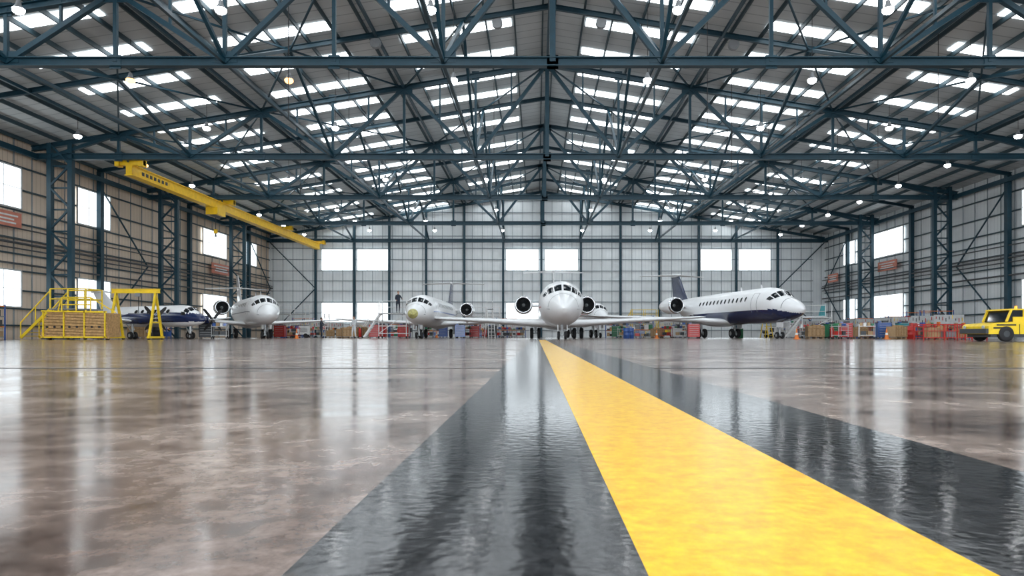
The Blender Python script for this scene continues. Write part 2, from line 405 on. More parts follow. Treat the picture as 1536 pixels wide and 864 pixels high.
# ---------------------------------------------------------------- aircraft
def hermite(xs,ys,t):
    xs=np.array(xs,float);ys=np.array(ys,float);n=len(xs);d=np.diff(ys)/np.diff(xs);m=np.zeros(n)
    m[0]=d[0];m[-1]=d[-1]
    for i in range(1,n-1):
        m[i]=0 if d[i-1]*d[i]<=0 else 2*d[i-1]*d[i]/(d[i-1]+d[i])
    i=min(n-2,max(0,int(np.searchsorted(xs,t)-1))); h=xs[i+1]-xs[i]; u=(t-xs[i])/h
    return float((2*u**3-3*u**2+1)*ys[i]+(u**3-2*u**2+u)*h*m[i]+(-2*u**3+3*u**2)*ys[i+1]+(u**3-u**2)*h*m[i+1])
def wingloft(b,secs,m,vert=False,n=9):
    rings=[]
    for (x,y,z),ch,th in secs:
        up=[];lo=[]
        for k in range(n+1):
            u=(1-math.cos(math.pi*k/n))/2
            hh=th*5*(0.2969*math.sqrt(u)-0.126*u-0.3516*u*u+0.2843*u**3-0.1015*u**4)
            up.append((u,hh)); lo.append((u,-hh))
        pts=up+lo[-2:0:-1]
        rings.append([((x+h,y+u*ch,z) if vert else (x,y+u*ch,z+h)) for u,h in pts])
    b.loft(rings,m)
PT=[0,.004,.012,.03,.055,.08,.115,.15,.20,.60,.72,.84,.94,1.0]
PTOP=[-.33,-.22,-.10,.10,.27,.40,.80,.94,1.0,1.0,.98,.90,.78,.70]
PBOT=[-.35,-.45,-.56,-.70,-.81,-.88,-.94,-.98,-1,-1,-.72,-.16,.30,.55]
PW=[.02,.13,.25,.42,.58,.70,.85,.94,1,1,.90,.60,.28,.05]
def wheel(b,x,y,r,w):
    b.revolve([(-w/2,r*0.45),(-w/2,r*0.85),(-w*0.35,r*0.97),(0,r),(w*0.35,r*0.97),(w/2,r*0.85),(w/2,r*0.45)],(x,y,r),'X','rubber',20)
    b.tube((x-w*0.42,y,r),(x+w*0.42,y,r),r*0.5,r*0.5,'strut',16)
def gear(b,x,y,ztop,r,w,tw):
    b.tube((x,y,r),(x,y,ztop),0.07,0.10,'strut',10); b.tube((x-tw/2,y,r),(x+tw/2,y,r),0.05,0.05,'strut',8)
    b.beam((x,y+0.1,r+0.25),(x,y+0.75,ztop),0.06,0.06,'strut')
    b.box((x,y-0.12,r+0.45),(0.12,0.10,0.12),'lgrey')
    for s in(-1,1): wheel(b,x+s*tw/2,y,r,w)
def engine(b,x,y,z,R,Ln,pm='gloss_white'):
    q=R
    prof=[(1.1,.70),(.35,.74),(.10,.79),(0,.87),(.07,.94),(.3,1.0),(.9,1.05),(1.9,1.0),(2.9,.78),(3.6,.60),(3.6,.54),(3.0,.48)]
    prof=[(a*Ln/3.6,r*q) for a,r in prof]
    b.revolve(prof,(x,y,z),'Y',['duct','duct','lip','lip','lip',pm,pm,pm,pm,'strut','duct'],32)
    fy=y+0.75*Ln/3.6
    b.tube((x,fy+0.12,z),(x,fy+0.2,z),0.72*q,0.72*q,'duct',24)
    for k in range(22):
        a=2*math.pi*k/22; c,s=math.cos(a),math.sin(a); t=(-s,c); w0=0.05*q;w1=0.10*q
        p=[]
        for r,w,tw in((0.2*q,w0,0.02),(0.71*q,w1,0.05)):
            p.append((x+c*r-t[0]*w*.6,fy-tw,z+s*r-t[1]*w*.6)); p.append((x+c*r+t[0]*w*.6,fy+tw,z+s*r+t[1]*w*.6))
        b.add(p,[(0,1,3,2)],'fan')
    b.revolve([(-0.28*q,.01*q),(-0.15*q,.12*q),(0.05,.22*q)],(x,fy,z),'Y','strut',16)
    b.revolve([(2.9*Ln/3.6,.40*q),(3.6*Ln/3.6,.32*q),(4.1*Ln/3.6,.03*q)],(x,y,z),'Y','fan',16)
JETS=[]
def jet(name,nose,yaw,L,R,zc,half,tailz,stabh,finmat='gloss_white',body='gloss_white',belly=None,engR=0.72,engX=2.55,engT=0.66,radome=None,stripe=None,winglet=None,cruci=1.0,wingz=None,nwin=11,stabmat=None,scheme=None):
    JETS.append((nose,yaw,L,half))
    b=MB()
    def P(t):
        return hermite(PT,PTOP,t)*R,hermite(PT,PBOT,t)*R,hermite(PT,PW,t)*R
    def surf(t,th,off=0.0):
        tp,bt,w=P(t); mid=(tp+bt)/2;hh=(tp-bt)/2
        return ((w+off)*math.sin(th),t*L,zc+mid+(hh+off)*math.cos(th))
    ts=list(0.2*(np.linspace(0,1,26)**1.7))+list(np.linspace(0.2,1,44)[1:]); n=72
    rings=[[surf(t,2*math.pi*i/n) for i in range(n)] for t in ts]
    def mf(j,i):
        t=(ts[j]+ts[j+1])/2; p=surf(t,2*math.pi*(i+.5)/n); zr=(p[2]-zc)/R
        if scheme: 
            r=scheme(t,zr)
            if r: return r
        if radome and t<radome[1]: return radome[0]
        return body
    b.loft(rings,body,mf=mf)
    def patch(t0,t1,a0,a1,m,off=0.014,k=5,skew=0):
        vs=[];a0=math.radians(a0);a1=math.radians(a1)
        for j in range(k+1):
            for i in range(k+1):
                v=j/k; th=a0+(a1-a0)*i/k
                vs.append(surf(t0+(t1-t0)*v+skew*(i/k),th,off))
        b.add(vs,[(j*(k+1)+i,j*(k+1)+i+1,(j+1)*(k+1)+i+1,(j+1)*(k+1)+i) for j in range(k) for i in range(k)],m,True)
    for s in(-1,1):
        patch(.086,.107,s*3,s*26,'glass_dark',skew=.001)
        patch(.088,.108,s*30,s*50,'glass_dark',skew=.006)
        patch(.097,.114,s*54,s*69,'glass_dark',skew=.010)
        for k in range(nwin):
            t=.235+k*(0.36/nwin); vs=[];N=12;dt=0.15/L;dth=0.21/R
            for q in range(N): 
                a=2*math.pi*q/N; vs.append(surf(t+dt*math.cos(a),s*(math.radians(68)+dth*math.sin(a)),0.014))
            b.add(vs,[tuple(range(N))],'glass_dark')
        if stripe:
            for (m,a0,a1) in stripe: patch(.13,.9,s*a0,s*a1,m,off=0.008,k=24)
        for t0,t1 in((.165,.167),(.195,.197)): patch(t0,t1,s*48,s*112,'grey',off=0.01)
        patch(.165,.197,s*48,s*49,'grey',off=0.01)
    patch(.06,.0625,-88,88,'grey',off=.006,k=12)
    wz=zc-0.78*R if wingz is None else wingz
    c=L*0.19; y0=L*0.40; sw=half*0.48
    for s in(-1,1):
        secs=[((s*0.2*R,y0-0.3,wz-.04),c*1.15,.11),((s*R,y0,wz),c,.11*1),((s*half*0.4,y0+sw*0.40,wz+half*0.4*0.045),c*.68,.11),((s*half*0.97,y0+sw*0.97,wz+half*.97*0.05),c*.32,.10),((s*half,y0+sw+0.25,wz+half*0.05),c*.20,.05)]
        secs=[(p,ch,th*ch) for p,ch,th in secs]
        wingloft(b,secs,body)
        if winglet:
            p=(s*half,y0+sw+0.25,wz+half*0.05)
            wingloft(b,[(p,c*.28,.05),((p[0]+s*0.35,p[1]+0.7,p[2]+1.15),c*.14,.03)],winglet,vert=True)
        for ff in(0.35,0.6):
            b.sphere((s*half*ff,y0+sw*ff+c*.72,wz+half*ff*.045-.08),(0.09,0.75,0.12),body,10,8)
    rr=[]
    for k in range(9):
        u=k/8; q=math.sin(math.pi*u)**0.6 if 0<u<1 else 0.02
        rr.append([((R*0.9*q)*math.sin(2*math.pi*i/20),L*(.36+.30*u),zc-R*.72+(0.42*R*q)*math.cos(2*math.pi*i/20)) for i in range(20)])
    b.loft(rr,belly or body)
    ey=L*engT; ez=zc+R*0.38
    for s in(-1,1):
        engine(b,s*engX,ey,ez,engR,L*0.135)
        b.box((s*(R*0.5+engX)/2,ey+L*0.075,ez),(engX-R*0.2-engR*0.3,L*0.07,0.14),body)
    yt=L*0.80; zt0=zc+R*0.75
    sweep=(tailz-zt0)*0.75
    wingloft(b,[((0,yt-1.4,zt0-0.15),L*.20,.16),((0,yt,zt0+0.35),L*.145,.16),((0,yt+sweep,tailz),L*.085,.10)],finmat,vert=True)
    zs=zt0+(tailz-zt0)*cruci; ysb=yt+sweep*cruci
    for s in(-1,1):
        wingloft(b,[((0,ysb-0.1,zs+0.02),L*.085,.10),((s*stabh,ysb+stabh*.45,zs),L*.04,.05)],stabmat or body)
    b.sphere((0,ysb+L*.035,zs),(0.13,L*.055,0.15),stabmat or body,12,10)
    gear(b,0,L*0.125,zc-R*.8,0.25,0.16,0.42); 
    b.box((-0.28,L*.125-.5,zc-R-0.12),(0.03,0.9,0.35),body); b.box((0.28,L*.125-.5,zc-R-0.12),(0.03,0.9,0.35),body)
    for s in(-1,1):
        gear(b,s*1.55*R/1.35,L*0.53,wz,0.42,0.26,0.55)
        b.box((s*(1.55*R/1.35+0.45),L*.53,wz-.35),(0.04,0.9,0.55),body)
    for t,m in((.22,body),(.35,body)): 
        p=surf(t,0); wingloft(b,[((0,p[1],p[2]-.02),.35,.03),((0,p[1]+.2,p[2]+.3),.18,.02)],m,vert=True)
    for s in(-1,1):
        p=surf(.05,s*1.7); b.tube(p,(p[0]+s*.18,p[1]-.25,p[2]),.02,.012,'strut',6)
    return b.obj(name,(nose[0],nose[1],0),yaw)
jet('business_jet',(1.55,38.2),0.0,28.0,1.44,2.26,12.2,6.15,2.85,engR=0.74,engX=2.66,engT=.67,stripe=[('darkred',98,101)])
jet('business_jet',(-9.15,50.0),-0.01,24.0,1.24,2.25,10.2,5.7,3.3,finmat='navy',engR=.66,engX=2.25,engT=.64,radome=('primer',.02),stripe=[('blue',92,97)],stabmat='gloss_white')
def sch(t,zr):
    lim=-0.26+ (0.0 if t>.10 else (t-.10)*3.0)
    if t>.62: lim=-0.26-(t-.62)*1.0
    if zr<lim: return 'navy'
    return None
jet('business_jet',(18.4,47.0),0.185,25.0,1.36,2.5,12.5,6.3,3.4,finmat='navy',engR=.76,engX=2.5,engT=.66,scheme=sch,winglet='teal',nwin=13)
jet('business_jet',(-19.5,50.0),0.54,18.5,1.2,2.2,8.2,5.9,2.8,engR=.62,engX=2.0,engT=.60,stripe=[('grey',95,98)],nwin=7,cruci=.55)
jet('business_jet',(6.0,61.0),0.15,17.0,1.05,2.25,8.0,4.7,2.4,stripe=[('red',86,101)],engR=.5,engX=1.8,nwin=6)
def turboprop(name,nose,yaw,sc):
    b=MB(); b.M=Matrix.Scale(sc,4); L=12.2;R=0.82;zc=1.75
    def surf(t,th,off=0):
        tp=hermite(PT,PTOP,t)*R;bt=hermite(PT,PBOT,t)*R;w=hermite(PT,PW,t)*R
        return ((w+off)*math.sin(th),t*L,zc+(tp+bt)/2+((tp-bt)/2+off)*math.cos(th))
    ts=list(0.2*(np.linspace(0,1,20)**1.7))+list(np.linspace(0.2,1,34)[1:]);n=40
    def mf(j,i):
        t=(ts[j]+ts[j+1])/2;z=(surf(t,2*math.pi*(i+.5)/n)[2]-zc)/R
        return 'navy' if z<0.28-(0.25 if t>.6 else 0)+ (t-.3)*.3 and z>-.55 else 'gloss_white'
    b.loft([[surf(t,2*math.pi*i/n) for i in range(n)] for t in ts],'gloss_white',mf=mf)
    def disc(t,a,rt,s,m,off):
        N=12; b.add([surf(t+rt/L*math.cos(2*math.pi*q/N),s*(math.radians(a)+rt/R*math.sin(2*math.pi*q/N)),off) for q in range(N)],[tuple(range(N))],m)
    for s in(-1,1):
        for k in range(6): disc(.25+k*.058,66,.21,s,'white',.012); disc(.25+k*.058,66,.17,s,'glass_dark',.02)
        for a0,a1,t0,t1 in((3,34,.09,.118),(37,62,.095,.125),(65,82,.11,.14)):
            vs=[surf(t0+(t1-t0)*j/3,s*math.radians(a0+(a1-a0)*i/3),.014) for j in range(4) for i in range(4)]
            b.add(vs,[(j*4+i,j*4+i+1,j*4+i+5,j*4+i+4) for j in range(3) for i in range(3)],'glass_dark')
        wz=zc-.5
        wingloft(b,[((0,4.0,wz-.02),2.6,.28),((s*2.4,4.1,wz+.06),2.3,.24),((s*6.6,4.8,wz+.55),1.1,.10)],'gloss_white')
        b.revolve([(0,.10),(.15,.22),(.5,.34),(1.2,.40),(2.6,.40),(3.8,.26),(4.4,.05)],(s*2.45,2.2,wz+.25),'Y',['lip','navy','navy','navy','navy','navy'],20)
        b.revolve([(-.35,.02),(-.2,.10),(0,.15)],(s*2.45,2.2,wz+.25),'Y','lip',16)
        for k in range(4):
            a=math.pi/4+k*math.pi/2; c,d=math.cos(a),math.sin(a)
            p=[]
            for r,w in((.1,.07),(.5,.11),(1.0,.11),(1.2,.04)):
                for q in(-1,1): p.append((s*2.45+c*r-d*w*q,2.12+.03*q,wz+.25+d*r+c*w*q))
            b.add(p,[(0,1,3,2),(2,3,5,4),(4,5,7,6)],'black')
        gear(b,s*2.45,4.6,wz,.28,.18,.34)
        wingloft(b,[((0,11.6,3.85),1.3,.12),((s*2.0,12.1,3.85),.7,.06)],'gloss_white')
    gear(b,0,1.6,zc-.5,.22,.14,.01)
    wingloft(b,[((0,8.8,zc+.4),3.0,.20),((0,10.0,zc+.8),2.0,.18),((0,11.5,3.85),1.4,.12)],'gloss_white',vert=True)
    b.sphere((0,12.2,3.85),(.12,1.0,.14),'gloss_white',10,8)
    b.obj(name,(nose[0],nose[1],0),yaw)
turboprop('turboprop_aircraft',(-21.1,43.5),1.15,.86)
JETS.append(((-21.1,43.5),1.15,10.5,6.0))

# ---------------------------------------------------------------- ground equipment
def tug(loc):
    b=MB(); Yl='yellow'; W=1.7
    def prism(pts,x0,x1,m,smooth=False):
        n=len(pts); vs=[(p[0],x0,p[1]) for p in pts]+[(p[0],x1,p[1]) for p in pts]
        b.add(vs,[tuple(range(n)),tuple(range(2*n-1,n-1,-1))]+[(i,n+i,n+(i+1)%n,(i+1)%n) for i in range(n)],m)
    prism([(0,.30),(0,.62),(.10,.72),(.85,.78),(.95,.80),(3.6,.80),(3.7,.70),(3.7,.30)],0,W,Yl)
    b.box((1.85,W/2,.27),(3.4,W-.2,.2),'dgrey')
    b.box((-.05,W/2,.42),(.12,W,.2),'dgrey'); b.box((3.74,W/2,.42),(.12,W,.2),'dgrey')
    z0,z1=.80,1.27
    prism([(.92,z1),(.95,z1+.06),(2.1,z1+.06),(2.15,z1)],0.08,W-.08,Yl)
    for x,xx in((.80,1.0),(2.1,2.1),(1.5,1.5)):
        for y in(.12,W-.12): b.beam((x,y,z0),(xx,y,z1+.02),.07,.07,Yl)
    prism([(.86,z0),(1.03,z1),(2.08,z1),(2.08,z0)],.13,W-.13,'glass_dark')
    b.box((1.5,.10,.90),(.9,.04,.2),Yl)
    b.tube((1.7,W/2,z1+.06),(1.7,W/2,z1+.2),.06,.05,'beacon',10)
    b.box((2.9,W/2,.90),(1.3,W-.3,.2),Yl); b.box((2.9,W/2,1.02),(1.2,.1,.05),'black')
    for x in(.72,2.95):
        for y in(.06,W-.06):
            b.revolve([(-.1,.13),(-.11,.28),(-.06,.31),(.06,.31),(.11,.28),(.1,.13)],(x,y,.31),'Y','rubber',20)
            b.tube((x,y-.09,.31),(x,y+.09,.31),.15,.15,'dgrey',14)
            b.box((x,y,.67),(.78,.14,.06),'black')
    for y in(.25,W-.25): b.tube((-.03,y,.58),(-.07,y,.58),.07,.07,'lgrey',12)
    b.box((.45,-.01,.55),(.5,.02,.06),'black')
    for xx in(1.25,2.3): b.box((xx,-.01,.5),(.015,.02,.4),'black')
    b.box((2.35,-.02,.7),(.3,.03,.1),'black')
    b.obj('aircraft_tow_tug',loc)
tug((18.2,27.5,0))
def portal_gantry(loc):
    b=MB(); m='yellow'
    for x in(0,2.3):
        b.beam((x,-.7,.1),(x,0,2.75),.11,.11,m); b.beam((x,.7,.1),(x,0,2.75),.11,.11,m); b.beam((x,-.45,1.0),(x,.45,1.0),.09,.09,m); b.beam((x,-.8,.14),(x,.8,.14),.14,.12,m)
        for y in(-.7,.7): b.tube((x-.05,y,.09),(x+.05,y,.09),.09,.09,'black',12)
    b.ibeam((-.25,0,2.82),(2.55,0,2.82),.16,.26,m)
    b.box((1.3,0,2.6),(.3,.2,.2),'grey'); b.tube((1.3,0,2.5),(1.3,0,1.7),.02,.02,'black',6); b.tube((1.3,0,1.7),(1.3,0,1.5),.04,.07,'grey',8)
    b.obj('portal_gantry_hoist',loc)
portal_gantry((-24.4,39.6,0))
def dock(loc):
    b=MB(); m='yellow'
    b.box((2.2,0,1.8),(2.2,1.6,.08),'grey')
    for x in(1.15,2.2,3.25):
        for y in(-.75,.75):
            b.tube((x,y,0.1),(x,y,3.0),.05,.05,m,8)
            b.tube((x-.04,y,.1),(x+.04,y,.1),.1,.1,'black',12)
    for z in(.5,1.2,2.4,3.0):
        b.tube((1.15,.75,z),(3.25,.75,z),.04,.04,m,8); b.tube((1.15,-.75,z),(3.25,-.75,z),.04,.04,m,8); b.tube((3.25,-.75,z),(3.25,.75,z),.04,.04,m,8)
    for y in(-.75,.75):
        b.beam((1.15,y,.2),(3.25,y,1.7),.05,.07,m); b.beam((3.25,y,.2),(1.15,y,1.7),.05,.07,m)
        b.beam((-.6,y,.1),(1.15,y,1.8),.06,.16,m); b.tube((-.6,y,1.0),(1.15,y,2.9),.04,.04,m,8)
        for u in(0,.5): b.tube((-.6+1.75*u,y,.1+1.7*u),(-.6+1.75*u,y,1.0+1.9*u),.035,.035,m,8)
    for k in range(8):
        u=(k+.5)/8; b.box((-.6+1.75*u,0,.1+1.7*u),(.24,1.5,.04),m)
    b.obj('access_stairs_platform',loc)
dock((-29.9,41.1,0))
def slope_dock(loc):
    b=MB()
    for i in range(9):
        u=i/8; b.beam((0+.35*u,-.9,.25+1.25*u),(3.7-.2*u,-.9+.0,.25+1.25*u-.12),.05,.125,'tan'); 
    b.box((1.9,-.2,.8),(3.2,1.1,1.3),'tan')
    for x in(.2,1.3,2.4,3.5): b.beam((x,-.98,.1),(x,-.98,1.55),.06,.06,'yellow')
    b.beam((.1,-.98,.15),(3.6,-.98,.15),.06,.08,'yellow'); b.beam((.1,-.98,1.55),(3.6,-.98,1.5),.06,.08,'yellow')
    for x in(.3,1.1,1.9): b.tube((x,.3,0.1),(x,.3,2.35),.035,.035,'yellow',8)
    for z in(1.95,2.35): b.tube((.3,.3,z),(1.9,.3,z),.035,.035,'yellow',8)
    b.beam((.3,.3,2.35),(-.3,.3,.1),.05,.05,'yellow'); b.beam((1.9,.3,2.35),(3.3,.3,1.5),.05,.05,'yellow')
    for i in range(8): b.tube((.4+i*.4,-.96,.7),(.4+i*.4,-1.0,.7),.06,.06,'black',10)
    for x in(.3,3.4): b.tube((x-.05,-.6,.1),(x+.05,-.6,.1),.1,.1,'black',12)
    b.obj('wing_docking_ramp',loc)
slope_dock((-26.6,37.5,0))
PL=[(-29,41.3,2.2),(-25,37.3,2.2),(-23.3,39.6,1.6),(20.9,36.5,2),(23.5,37.5,1.3)]
def stillage(loc,w=2.2):
    b=MB(); m='red'
    for x in(0,w/2,w):
        for y in(0,.9): b.beam((x,y,0),(x,y,.85),.05,.05,m)
    for z in(.12,.48,.83):
        for y in(0,.9): b.beam((0,y,z),(w,y,z),.04,.04,m)
        for x in(0,w): b.beam((x,0,z),(x,.9,z),.04,.04,m)
    k=int(w/.14)
    for i in range(k): b.beam((i*w/k,0,.12),(i*w/k,0,.83),.014,.014,m)
    b.box((w/2,.45,.12),(w,.9,.04),'wood'); b.box((w*.3,.45,.4),(.6,.5,.5),'card'); b.box((w*.72,.45,.33),(.5,.5,.35),'grey')
    b.obj('red_stillage_cage',loc)
stillage((20.4,36,0)); stillage((22.8,37,0),1.6)
def tool_cabinet(loc,m='red',rz=0,h=1.0):
    b=MB(); b.box((0,0,h/2+.12),(.9,.55,h),m); b.box((0,0,h+.14),(.94,.58,.04),'black')
    n=6
    for i in range(n):
        z=.2+h*(i+.3)/n; b.box((0,-.285,z),(.82,.02,h/n*.82),m); b.box((0,-.31,z+h/n*.25),(.7,.025,.02),'lgrey')
    for x in(-.36,.36):
        for y in(-.2,.2): b.tube((x-.02,y,.06),(x+.02,y,.06),.06,.06,'black',10)
    b.box((.1,0,h+.22),(.35,.25,.12),'dgrey'); b.box((-.25,.05,h+.2),(.2,.2,.09),'blue')
    b.obj('tool_cabinet',loc,rz)
def workbench(loc,rz=0,w=2.2):
    b=MB(); b.box((0,0,.88),(w,.75,.06),'wood')
    for x in(-w/2+.06,w/2-.06):
        for y in(-.32,.32): b.box((x,y,.43),(.06,.06,.86),'blue')
        b.box((x,0,.25),(.05,.6,.05),'blue')
    b.box((0,0,.3),(w-.15,.6,.03),'grey'); b.box((w*.3,0,.65),(.5,.6,.4),'grey')
    b.box((0,.36,1.35),(w,.03,.8),'lgrey')
    for i in range(7):
        m=random.choice(['red','blue','grey','card','orange','white','green','dgrey','black']); hh=random.uniform(.1,.32)
        b.box((-w/2+.2+i*(w-.4)/6,random.uniform(-.2,.15),.91+hh/2),(random.uniform(.12,.26),.22,hh),m)
    for i in range(9): b.box((-w/2+.15+i*(w-.3)/8,.33,1.45+random.uniform(-.15,.15)),(.04,.03,random.uniform(.15,.35)),random.choice(['red','dgrey','yellow','black']))
    for i in range(3): b.box((-w/3+i*.45,0,.42),(.32,.4,.2),random.choice(['card','red','teal','dgrey']))
    b.obj('workbench',loc,rz)
def rack(loc,rz=0,w=2.4,h=2.2):
    b=MB()
    for x in(-w/2,0,w/2):
        for y in(-.3,.3): b.box((x,y,h/2),(.06,.06,h),'blue')
    for k in range(4):
        z=.15+k*(h-.25)/3; b.box((0,0,z),(w,.66,.05),'orange' if k%2 else 'grey')
        if k<3:
            x=-w/2+.2
            while x<w/2-.15:
                ww=random.uniform(.2,.45); hh=random.uniform(.2,.5); b.box((x+ww/2-.05,random.uniform(-.06,.06),z+.025+hh/2),(ww*.9,.45,hh),random.choice(['card','dgrey','white','grey','red','blue','green','dgrey','tan','black'])); x+=ww
    b.obj('storage_rack',loc,rz)
def crate(loc,rz=0,s=1.0):
    b=MB(); b.box((0,0,.12+.4*s),(1.1*s,.8*s,.75*s),'card')
    for i in(-1,0,1): b.box((i*.45*s,0,.06),(.1,.8*s,.1),'wood')
    for i in range(5): b.box((-.5*s+i*.25*s,-.41*s,.12+.4*s),(.1*s,.02,.75*s),'wood')
    b.box((0,-.42*s,.2),(1.1*s,.02,.08),'wood'); b.box((0,-.42*s,.7*s),(1.1*s,.02,.08),'wood')
    b.box((.1,0,.12+.8*s),(.5*s,.5*s,.1),'tan')
    b.obj('packing_crate',loc,rz)
def stepladder(loc,rz=0,h=2.4,m='yellow'):
    b=MB()
    for x in(-.3,.3):
        b.beam((x,-.6,0),(x*.8,0,h),.05,.06,m); b.beam((x,.6,0),(x*.8,0.05,h),.05,.06,m)
    for i in range(7):
        u=(i+.7)/8; b.box((0,-.6*(1-u),h*u),(.56-.1*u,.14,.03),m)
    b.box((0,.02,h),(.5,.35,.05),'dgrey')
    for x in(-.24,.24): b.tube((x,0,h),(x,.05,h+.7),.02,.02,m,6)
    b.tube((-.24,.05,h+.7),(.24,.05,h+.7),.02,.02,m,6)
    b.obj('step_ladder',loc,rz)
def scaffold(loc,w,d,h,m='white',rz=0,name='work_platform'):
    b=MB(); n=max(1,round(w/1.6))
    for i in range(n+1):
        x=i*w/n
        for y in(0,d): b.tube((x,y,.12),(x,y,h+1.05),.035,.035,m,8)
        for y in(0,d): b.tube((x-.04,y,.1),(x+.04,y,.1),.1,.1,'black',10)
        b.tube((x,0,h*.5),(x,d,h*.5),.03,.03,m,6)
    for z in(.4,h*.5,h,h+.55,h+1.05):
        b.tube((0,d,z),(w,d,z),.03,.03,m,6)
        if z<=h: b.tube((0,0,z),(w,0,z),.03,.03,m,6)
    for i in range(n): b.beam((i*w/n,0,.4),((i+1)*w/n,0,h),.04,.04,m)
    b.box((w/2,d/2,h),(w,d,.07),'grey')
    for k in range(7):
        u=k/6; b.box((-.1-(1-u)*1.1,d/2,.2+u*(h-.2)),(.24,.6,.04),m)
    for y in(d/2-.3,d/2+.3): b.beam((-1.3,y,.1),(0,y,h),.05,.12,m); b.tube((-1.3,y,1.0),(0,y,h+.9),.025,.025,m,6)
    b.obj(name,loc,rz)
def cart(loc,rz=0,m='grey'):
    b=MB()
    for z in(.25,.85): b.box((0,0,z),(1.0,.6,.04),m)
    for x in(-.46,.46):
        for y in(-.27,.27): b.tube((x,y,.12),(x,y,.98),.02,.02,m,6); b.tube((x-.02,y,.07),(x+.02,y,.07),.07,.07,'black',10)
    b.tube((.46,-.27,.98),(.46,.27,.98),.02,.02,m,6)
    for i in range(4): b.box((-.35+i*.23,0,.87+.1),(.17,.3,random.uniform(.1,.28)),random.choice(['red','blue','card','white','green','black']))
    for i in range(2): b.box((-.2+i*.4,0,.4),(.3,.35,.26),random.choice(['red','dgrey','card','dgrey']))
    b.obj('equipment_cart',loc,rz)
def drum(loc,m='blue'):
    b=MB(); b.revolve([(0,.02),(0,.28),(.02,.29),(.28,.285),(.30,.30),(.32,.285),(.58,.285),(.60,.30),(.62,.285),(.86,.29),(.88,.28),(.86,.26),(.86,.02)],(0,0,0),'Z',m,20); b.obj('oil_drum',loc)
def gpu(loc,rz=0,m='white'):
    b=MB(); b.box((0,0,.75),(1.8,.9,.85),m); b.box((0,0,1.2),(1.6,.8,.06),'dgrey'); b.box((-.5,-.46,.8),(.5,.02,.4),'dgrey')
    for i in range(5): b.box((.4,-.46,.6+i*.09),(.7,.02,.03),'grey')
    for x in(-.6,.6):
        for y in(-.4,.4): b.tube((x,y-.06,.22),(x,y+.06,.22),.22,.22,'rubber',16)
    b.beam((.9,0,.3),(1.8,0,.25),.06,.06,'dgrey'); b.tube((-.95,-.3,.6),(-.95,.3,.6),.18,.18,'black',12)
    b.obj('ground_power_unit',loc,rz)
def cone(loc):
    b=MB(); b.box((0,0,.02),(.36,.36,.04),'orange'); b.revolve([(.04,.14),(.28,.09),(.42,.065),(.68,.025),(.69,.005)],(0,0,0),'Z',['orange','white','orange','orange'],16); b.obj('traffic_cone',loc)
def extinguisher(loc):
    b=MB(); b.revolve([(.05,.02),(.06,.13),(.65,.13),(.75,.08),(.8,.04)],(0,0,0.05),'Z','red',16); b.tube((0,0,.8),(0,0,.92),.03,.03,'black',8); b.beam((-.1,.15,.05),(-.1,.2,1.0),.03,.03,'black'); b.beam((.1,.15,.05),(.1,.2,1.0),.03,.03,'black')
    for x in(-.16,.16): b.tube((x-.02,.12,.1),(x+.02,.12,.1),.1,.1,'black',12)
    b.beam((-.16,.12,.1),(.16,.12,.1),.03,.03,'black'); b.obj('fire_extinguisher_trolley',loc)
def W(px,d): return (px-805)/1024*d
def clear(x,y,r,tall):
    if x-r<-33.3 or x+r>36.0 or y>85.6: return False
    for ty in TR:
        if abs(y-ty)<.6+r*.5 and (x-r<-31 or x+r>34.4): return False
    for (n,a,L,h) in JETS:
        dx,dy=x-n[0],y-n[1]; lx=dx*math.cos(a)+dy*math.sin(a); ly=-dx*math.sin(a)+dy*math.cos(a)
        if abs(lx)<1.5+r and -r-.3<ly<L+1+r: return False
        if tall and abs(lx)<h+.6+r and L*.38+abs(lx)*.45-1-r<ly<L*.60+abs(lx)*.45+.6+r: return False
        if tall and abs(lx)<3.8+r and L*.62<ly<L+2: return False
    for (qx,qy,qr) in PL:
        if math.hypot(x-qx,y-qy)<r+qr: return False
    return True
def place(px,d,r=1.0,tall=True):
    for k in range(0,60):
        for s in(1,-1):
            dd=d+s*k*0.7
            if dd<(45 if px<500 else 50 if px<1180 else 42) and dd<d: continue
            x=W(px,dd)
            if clear(x,dd,r,tall):
                PL.append((x,dd,r)); return (x,dd,0)
    return None
def put(fn,px,d,r,*a,tall=True,**k):
    p=place(px,d,r,tall)
    if p: fn(p,*a,**k)
scx=W(572,54.6)-.2
PL.append((scx+.6,55.2,2.0))
scaffold((scx,54.6,0),2.2,1.2,2.0)
def scaf(px,d,w,dd,h,m='white'):
    p=place(px,d,w*.5+.9)
    if p: scaffold((p[0]-w/2+.5,p[1]-dd/2,0),w,dd,h,m)
scaf(722,77,3.2,1.3,2.4); scaf(432,76,3.4,1.3,2.6); scaf(1212,60,2.4,1.2,1.7); scaf(960,79,3.0,1.3,2.2,'yellow')
rack((-30.8,38.6,0),0,1.0,2.0); PL.append((-30.8,38.6,.7))
for px,d in((150,54),(232,60),(262,66),(285,70)): put(rack,px,d,1.1,0,2.2,2.0)
for px,d in((215,55),(246,52),(300,72),(440,80),(470,74),(500,78),(545,80),(735,82),(775,80),(940,80),(975,76),(1005,72),(1210,72),(1240,70),(1275,66),(1305,62),(1335,60),(1362,56),(1392,52),(1428,50),(1255,80),(1180,80)): put(workbench,px,d,1.15,0)
for px,d in((410,82),(455,84),(600,84),(650,84),(720,84.5),(760,84.5),(925,84.5),(960,84.5),(1030,84.5),(1200,84),(1225,78),(1290,72),(1318,70),(1350,66),(1378,62),(1405,58)): put(rack,px,d,1.25,0,2.5,random.choice([1.7,2.1,2.4]))
